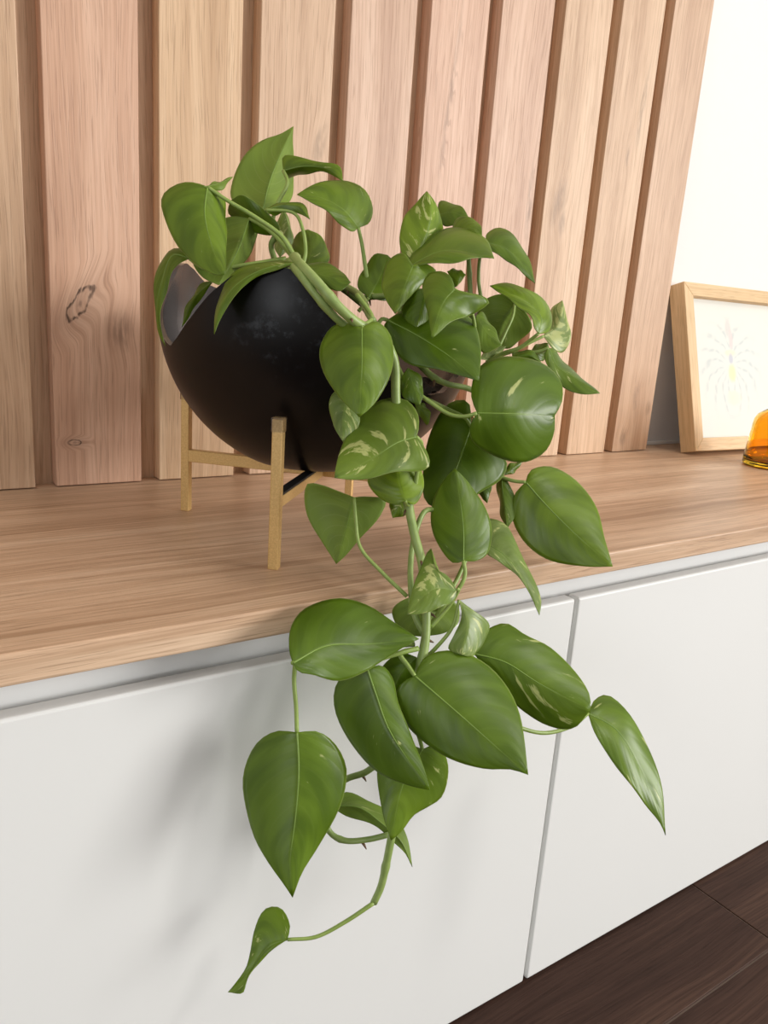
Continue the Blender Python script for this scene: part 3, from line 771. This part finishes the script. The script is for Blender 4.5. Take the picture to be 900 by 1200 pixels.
     [(178.4,-412.3,-25.1),(190.5,-410.9,-19.7),(202.6,-413.7,-17.6),(210.3,-425.2,-24),(224.3,-436.9,-31.5),(232,-452.6,-42.2),(232.9,-467.5,-54.5)],
     [(176.6,-421.8,-40),(185.3,-430.2,-51.9),(195.3,-440.9,-66.9),(209.1,-454.4,-77),(221.8,-466.9,-75.9)],
     [(171.8,-416.8,-33.1),(161.2,-416.7,-36.5),(144.4,-410.1,-32.9)], 0.388, 0.35, 0),
    ([(272.8,-437.1,-92.7),(286.5,-453.5,-101.3),(295.4,-474.2,-127.6),(299.9,-490.1,-151.3),(300.3,-498.4,-166.6)],
     [(285,-432,-86.9),(299.4,-432,-86.8),(305.1,-447.4,-95),(313,-463.6,-115.2),(309.3,-483.3,-140.7)],
     [(269.2,-448.6,-102.6),(274.3,-466.9,-119.8),(287.4,-483.2,-142.8),(298.2,-493.4,-158.4)],
     [(272.8,-437.1,-92.7),(254.4,-440.3,-96.1),(229.2,-437.9,-96.7),(206.4,-434.4,-88.5),(175.5,-422.6,-71.6),(144.1,-407.7,-46.1)], 0.456, 0.35, 0),
    ([(131.4,-406.8,-31.6),(120.6,-405.1,-42.1),(110.9,-408,-61.5)],
     [(133.1,-408.5,-40.3),(126.8,-409.6,-54.8)],
     [(124.6,-399,-30.5),(114.2,-394.4,-39.4),(109.2,-398.4,-52.3)],
     None, 0.366, 0.1, 0),
    ([(121,-433.8,-81.2),(107.7,-433.8,-102.6),(97.1,-440,-134.9)],
     [(131.3,-435.3,-79.7),(140.3,-438.8,-97.5),(135.6,-439.3,-115.8),(123.7,-440,-120.2),(113.8,-440,-123),(104.1,-440.7,-130.9)],
     [(111.5,-423.6,-79.1),(99.6,-418.4,-90.7),(96.5,-421.5,-101.4),(95.7,-431.8,-121.3)],
     [(121,-433.8,-81.2),(123.8,-424.8,-75.9),(124.7,-413.1,-66.7)], 0.456, 0.25, 0),
    ([(84.5,-388.1,-138.3),(99.6,-398.5,-137.7),(112.7,-411,-148.1),(121.2,-420,-157.8),(125.9,-428.3,-173.8)],
     [(92.5,-392.3,-145),(104.6,-402.4,-148.1),(115.3,-413.3,-156.7),(122.6,-422.9,-164.9)],
     [(98.8,-383.1,-135.5),(111.8,-395.7,-138.8),(123.5,-405.3,-147.5),(127.7,-417.9,-157.6)],
     None, 0.411, 0.15, 0),
    ([(44.8,-407.9,-210.8),(34.5,-403.4,-214.9),(21.5,-401.5,-230),(8.6,-398.4,-242)],
     [(34.5,-406,-216),(26.3,-403.7,-225.2),(18.7,-404.1,-233.6),(14.4,-407.3,-237.2)],
     [(48.4,-404.1,-204.9),(47.3,-392.5,-199.5),(39.9,-386.4,-201.6),(29.8,-390.3,-210.7),(21,-398.7,-227.5),(13.4,-399,-236.7)],
     [(44.8,-407.9,-210.8),(61.4,-415.3,-210.5),(79.8,-421.4,-202.1),(97.6,-426.5,-191.4)], 0.479, 0.35, 0),
]
VINES = [
    ([(133.3,-225,192.2),(115.3,-245.4,207.6),(101.9,-271.5,214.9),(88.6,-305.3,210.1),(92,-323.9,198.8),(101.6,-333.5,185.6),(113.6,-335.8,176.8),(134.9,-334.8,167.4),(145.8,-336.6,153.9),(146,-342.8,126.1),(146.4,-351.9,89.7),(145.8,-365.3,61.4),(144.1,-378,41.1),(144.1,-387.7,26.2),(140.8,-399.7,4.6),(136.4,-408.3,-17),(130.4,-413.9,-40.3)], 3.6),
    ([(126.8,-220.6,191.7),(106.4,-252,206.8),(93.9,-279.5,211.9),(85.2,-311.1,204),(93.5,-325.7,188),(108.3,-328.8,175.1),(129.1,-327.9,168.4),(147.7,-326.7,161.7)], 3),
    ([(174.5,-255.8,186.3),(151.6,-254.3,200.3),(150.5,-280.5,194.6),(135.7,-318.3,181.6),(132,-329.6,177.5)], 3),
    ([(137.8,-406.2,-15.1),(131.6,-409.5,-39.6),(123.1,-409.8,-67.9),(114.4,-407,-95),(102.7,-401,-110.1),(92.1,-391.2,-118.9),(83.7,-386.7,-131.8),(80.6,-386.6,-146.5),(83.5,-391.8,-156.6),(90.2,-398.8,-159.8),(101.5,-408.3,-156.9),(112.4,-417.9,-150.7)], 2.4),
    ([(123.1,-409.8,-67.9),(113.4,-421.5,-99.2),(110.3,-426.6,-126.5),(106.6,-427.7,-146.6),(104.6,-427.1,-165.6),(102.2,-426.6,-181.4),(98.1,-425.8,-192.2)], 3),
    ([(208.9,-290.8,151.6),(181.9,-293.4,163.5),(188.7,-323.9,141.8),(204.7,-324.4,135.8),(222.9,-325.5,132.9),(245.8,-331.7,124.1)], 2.6),
    ([(241.2,-312.8,154.2),(232.9,-311.8,179.2),(232.6,-306.5,203.8),(231.7,-302,228.2)], 2.2),
    ([(178.8,-262.6,174.1),(163.8,-265.8,190.9),(171.4,-282.6,194.9),(186.5,-298.8,196.8)], 2.6),
    ([(122.3,-214.6,200.7),(112.3,-221.9,215.3),(106.6,-227,226.7),(111,-234,234.6)], 2.4),
    ([(136.5,-407.3,-17.4),(133.9,-398,-5.6),(145.9,-373.7,26.5),(161.4,-363.9,52.5),(175,-360.9,52.5)], 2.2),
]
def vec(p): return Vector(p) * 0.001
NS, CS = 22, (0.0, 0.10, 0.28, 0.5, 0.74, 0.9, 1.0)
def build_leaf(idx, mid, la, lb, stalk, tone, var, pale):
    rnd = random.Random(idx * 7 + 3)
    org = vec(mid[0])
    mp = [vec(p) - org for p in mid]
    M = spline(mp, NS, 1.3)
    length = sum((b - a).length for a, b in zip(M, M[1:]))
    vs = []; uvs = []; rows = []
    ph = rnd.uniform(0, 6.28)
    for side, marg in ((-1, la), (1, lb)):
        O = spline([mp[0]] + [vec(p) - org for p in marg] + [mp[-1]], NS)
        for i in range(NS + 1):
            row = []
            s = i / NS
            t = (M[min(i + 1, NS)] - M[max(i - 1, 0)])
            acr = O[i] - M[i]
            nrm = acr.cross(t) * side
            nrm = nrm.normalized() if nrm.length > 1e-9 else Vector((0, 0, 0))
            wd = acr.length
            for j, c in enumerate(CS):
                if j == 0:
                    if side == -1:
                        row.append(len(vs)); vs.append(M[i].copy()); uvs.append((0.0, s))
                    else: row.append(rows[i][0])
                    continue
                lift = wd * (0.075 * math.sin(math.pi * min(c * 1.05, 1)) * (1 - 0.4 * s)) + 0.0011 * math.sin(ph + s * 13 + side) * c * c * math.sin(math.pi * s)
                row.append(len(vs)); vs.append(M[i] + acr * c + nrm * lift); uvs.append((side * c, s))
            rows.append(row)
    fs = []
    for sd in (0, 1):
        off = sd * (NS + 1)
        for i in range(NS):
            for j in range(len(CS) - 1):
                a, b, c, d = rows[off + i][j], rows[off + i][j + 1], rows[off + i + 1][j + 1], rows[off + i + 1][j]
                fs.append((a, d, c, b) if sd == 0 else (a, b, c, d))
    me = bpy.data.meshes.new('leaf'); me.from_pydata([tuple(v) for v in vs], [], fs); me.update()
    uvl = me.uv_layers.new(name='blade')
    for lp in me.loops: uvl.data[lp.index].uv = uvs[lp.vertex_index]
    bm = bmesh.new(); bm.from_mesh(me)
    bmesh.ops.remove_doubles(bm, verts=bm.verts, dist=0.00002)
    bm.to_mesh(me); bm.free()
    lf = link('leaf', me, [M_leaf_up, M_leaf_dn], plant, org - PB, smooth=True)
    sm = lf.modifiers.new('thickness', 'SOLIDIFY'); sm.thickness = 0.0005; sm.offset = 0; sm.material_offset = 1; sm.material_offset_rim = 0
    lf['tone'] = float(tone); lf['variegation'] = float(var); lf['pallor'] = float(pale); lf['seed'] = float(rnd.uniform(0, 60))
    n = NS - 2
    if length > 0.028:
        rr = min(0.0008, length * 0.010)
        rb = link('midrib', tube_mesh('midrib', M[:n + 1], [rr * (1 - 0.75 * i / n) for i in range(n + 1)], 6), M_rib, lf)
    if stalk:
        sp = [vec(p) - org for p in stalk]
        k = max(8, 5 * len(sp))
        path = spline(sp, k)
        r0 = 0.0013 if length > 0.05 else 0.0011
        st = link('petiole', tube_mesh('petiole', path, [r0 * (1 + 0.35 * i / k) for i in range(k + 1)], 8), M_petiole, lf)
    return lf
for i, L in enumerate(LEAVES): build_leaf(i, *L)
for i, (pts, rad) in enumerate(VINES):
    rnd = random.Random(i + 11)
    P = [vec(p) for p in pts]
    k = 6 * len(P)
    path = spline([p - PB for p in P], k)
    radii = []
    for q in range(k + 1):
        node = math.exp(-(((q / k * (len(P) * 0.45)) % 1.0 - 0.5) / 0.06) ** 2)
        radii.append(rad * 0.001 * (1 - 0.2 * q / k) * (1 + 0.22 * node))
    vn = link('vine', tube_mesh('vine', path, radii, 10), M_vine, plant)
    # small brown aerial-root stubs at the nodes
    for q in range(2, k - 1, 9):
        if rnd.random() < 0.55:
            d = Vector((rnd.uniform(-1, 1), rnd.uniform(-1, 0.2), rnd.uniform(-1, 0))).normalized()
            a = path[q]; r = radii[q]
            link('root_stub', tube_mesh('root_stub', [a + d * r * 0.6, a + d * (r + 0.002), a + d * (r + 0.0042) + Vector((0, 0, -0.0008))], [0.0011, 0.0009, 0.0003], 6), M_node, vn)

# ------------------------------------------------------------------ picture frame leaning on the wall
FX, FYY, YAW, TILT, FT, FH = 0.9243, -0.0593, -0.0540, 0.2770, 0.0284, 0.2635
FW = 0.335; FB = 0.0205
M_fr = wood('light_frame_wood', 2, lin(200, 166, 120), lin(218, 186, 142), lin(230, 202, 162), 0.5, contrast=0.5, streak=0.1)
M_frh = wood('light_frame_wood_h', 0, lin(200, 166, 120), lin(218, 186, 142), lin(230, 202, 162), 0.5, contrast=0.5, streak=0.1)
frame = empty('picture_frame', (FX, FYY, FT * math.sin(TILT)))
frame.rotation_euler = (Matrix.Rotation(YAW, 3, 'Z') @ Matrix.Rotation(-TILT, 3, 'X')).to_euler()
tag(frame, 'pale wooden picture frame with faint drawing leaning on the white wall', 'picture frame')
def bar(pts, mat):
    bm = bmesh.new()
    a = [bm.verts.new((x, 0, z)) for x, z in pts]; b = [bm.verts.new((x, FT, z)) for x, z in pts]
    n = len(pts)
    for k in range(n): bm.faces.new((a[k], a[(k + 1) % n], b[(k + 1) % n], b[k]))
    bm.faces.new(a[::-1]); bm.faces.new(b)
    bmesh.ops.recalc_face_normals(bm, faces=bm.faces)
    bmesh.ops.bevel(bm, geom=list(bm.edges), offset=0.0006, segments=1, affect='EDGES')
    return link('frame_bar', to_mesh(bm, 'frame_bar'), mat, frame)
bar([(0, 0), (FB, FB), (FB, FH - FB), (0, FH)], M_fr)
bar([(FW, 0), (FW, FH), (FW - FB, FH - FB), (FW - FB, FB)], M_fr)
bar([(0, 0), (FW, 0), (FW - FB, FB), (FB, FB)], M_frh)
bar([(0, FH), (FB, FH - FB), (FW - FB, FH - FB), (FW, FH)], M_frh)
def print_mat():
    m, nt, bs = new_mat('faint_drawing'); g = G(nt)
    tc = g.n('ShaderNodeTexCoord').outputs['Object']
    def ell(cx, cz, rx, rz, soft=0.35):
        q = g.mapping(tc, scale=(1 / rx, 0.0, 1 / rz), loc=(-cx / rx, 0, -cz / rz))
        nz = g.math('MULTIPLY', g.math('SUBTRACT', g.noise(tc, 160, 2), 0.5), 0.5)
        return g.smooth(g.math('ADD', g.vmath('LENGTH', q, (0, 0, 0)), nz), 1 + soft, 1 - soft)
    CX = 0.118
    col = g.ramp(g.noise(tc, 12, 2), [(0.3, lin(222, 225, 219)), (0.7, lin(231, 229, 219))])
    # fan of fine strokes either side of the centre line
    q = g.mapping(tc, loc=(-CX, 0, -0.135))
    s = g.n('ShaderNodeSeparateXYZ'); g.link(q, s.inputs[0])
    rad = g.vmath('LENGTH', q, (0, 0, 0))
    ang = g.math('ARCTAN2', s.outputs[2], g.math('ABSOLUTE', s.outputs[0]))
    wv = g.math('SINE', g.math('ADD', g.math('ADD', g.math('MULTIPLY', ang, 15), g.math('MULTIPLY', rad, 160)), g.math('MULTIPLY', g.noise(tc, 40, 3), 7)))
    wv2 = g.math('SINE', g.math('ADD', g.math('MULTIPLY', rad, 420), g.math('MULTIPLY', g.noise(tc, 30, 2), 7)))
    fan = g.math('MULTIPLY', g.math('MULTIPLY', g.smooth(wv, 0.45, 0.95), g.smooth(wv2, -1.6, 0.4)), g.math('MULTIPLY', g.smooth(rad, 0.095, 0.06), g.smooth(rad, 0.015, 0.03)))
    col = g.mix(g.math('MULTIPLY', fan, 0.38), col, lin(176, 186, 186))
    for (cx, cz, rx, rz, c, a) in ((CX, 0.200, 0.007, 0.014, (214, 208, 202), .7), (CX + .006, 0.181, 0.005, 0.017, (228, 208, 204), .7), (CX + .002, 0.159, 0.014, 0.005, (244, 234, 200), .7),
                                   (CX + .003, 0.150, 0.005, 0.009, (196, 196, 206), .8), (CX + .004, 0.126, 0.009, 0.014, (250, 238, 176), .8), (CX + .004, 0.085, 0.017, 0.012, (248, 242, 206), .6)):
        col = g.mix(g.math('MULTIPLY', ell(cx, cz, rx, rz), a), col, lin(*c))
    g.link(col, bs.inputs['Base Color']); bs.inputs['Roughness'].default_value = 0.7
    return m
def slab(name, x0, x1, y0, y1, z0, z1, mat):
    bm = bmesh.new(); bm_box(bm, x0, x1, y0, y1, z0, z1)
    return link(name, to_mesh(bm, name), mat, frame)
pr = slab('drawing', FB - 0.004, FW - FB + 0.004, 0.0125, 0.0140, FB - 0.004, FH - FB + 0.004, print_mat())
tag(pr, 'faint pastel drawing of a fan of strokes round a yellow centre')
def pane_mat():
    m, nt, bs = new_mat('picture_glass'); g = G(nt)
    tr = g.n('ShaderNodeBsdfTransparent'); gl = g.n('ShaderNodeBsdfGlossy'); gl.inputs['Roughness'].default_value = 0.06
    nz = g.noise(g.n('ShaderNodeTexCoord').outputs['Object'], 20, 1)
    mx = g.n('ShaderNodeMixShader'); g.link(g.math('ADD', 0.035, g.math('MULTIPLY', nz, 0.01)), mx.inputs[0])
    g.link(tr.outputs[0], mx.inputs[1]); g.link(gl.outputs[0], mx.inputs[2])
    g.link(mx.outputs[0], nt.nodes['Material Output'].inputs['Surface'])
    return m
slab('glass_pane', FB - 0.003, FW - FB + 0.003, 0.0085, 0.0105, FB - 0.003, FH - FB + 0.003, pane_mat())
slab('back_panel', FB - 0.005, FW - FB + 0.005, 0.0142, 0.0180, FB - 0.005, FH - FB + 0.005, plain('brown_board', lin(150, 120, 86), 0.8))

# ------------------------------------------------------------------ amber bottle
def amber():
    m, nt, bs = new_mat('amber_glass'); g = G(nt)
    nz = g.noise(g.n('ShaderNodeTexCoord').outputs['Object'], 12, 2)
    g.link(g.mix(nz, lin(250, 196, 44), lin(254, 206, 60)), bs.inputs['Base Color'])
    bs.inputs['Roughness'].default_value = 0.03; bs.inputs['Transmission Weight'].default_value = 1.0; bs.inputs['IOR'].default_value = 1.48
    return m
def lathe(name, prof, n=48):
    vs = []; fs = []
    for r, z in prof:
        for k in range(n):
            a = 2 * math.pi * k / n; vs.append((r * math.cos(a), r * math.sin(a), z))
    m = len(prof)
    for i in range(m - 1):
        for k in range(n):
            k2 = (k + 1) % n
            fs.append((i * n + k, i * n + k2, (i + 1) * n + k2, (i + 1) * n + k))
    fs.append(tuple(range(n - 1, -1, -1))); fs.append(tuple((m - 1) * n + k for k in range(n)))
    me = bpy.data.meshes.new(name); me.from_pydata(vs, [], fs); me.update()
    bm = bmesh.new(); bm.from_mesh(me); bmesh.ops.recalc_face_normals(bm, faces=bm.faces); bm.to_mesh(me); bm.free()
    for p in me.polygons: p.use_smooth = True
    return me
BX, BY = 0.971, -0.157
bottle = empty('amber_bottle', (BX, BY, 0.0))
tag(bottle, 'tapered amber glass bottle standing before the pale picture frame', 'bottle')
link('glass_body', lathe('glass_body', [(0.036, 0.0), (0.0400, 0.0012), (0.0412, 0.005), (0.0408, 0.012), (0.0362, 0.062), (0.0350, 0.069), (0.0310, 0.0765), (0.0220, 0.083), (0.0150, 0.087), (0.0112, 0.092), (0.0110, 0.106), (0.0135, 0.108), (0.0135, 0.114),
    (0.0088, 0.114), (0.0085, 0.091), (0.0190, 0.0805), (0.0285, 0.073), (0.0322, 0.065), (0.0368, 0.016), (0.0360, 0.0095), (0.031, 0.0075)]), amber(), bottle)
link('stopper', lathe('stopper', [(0.0084, 0.100), (0.0084, 0.114), (0.0145, 0.1145), (0.015, 0.128), (0.0135, 0.1295)]), plain('dark_stopper', lin(50, 44, 40), 0.5), bottle)
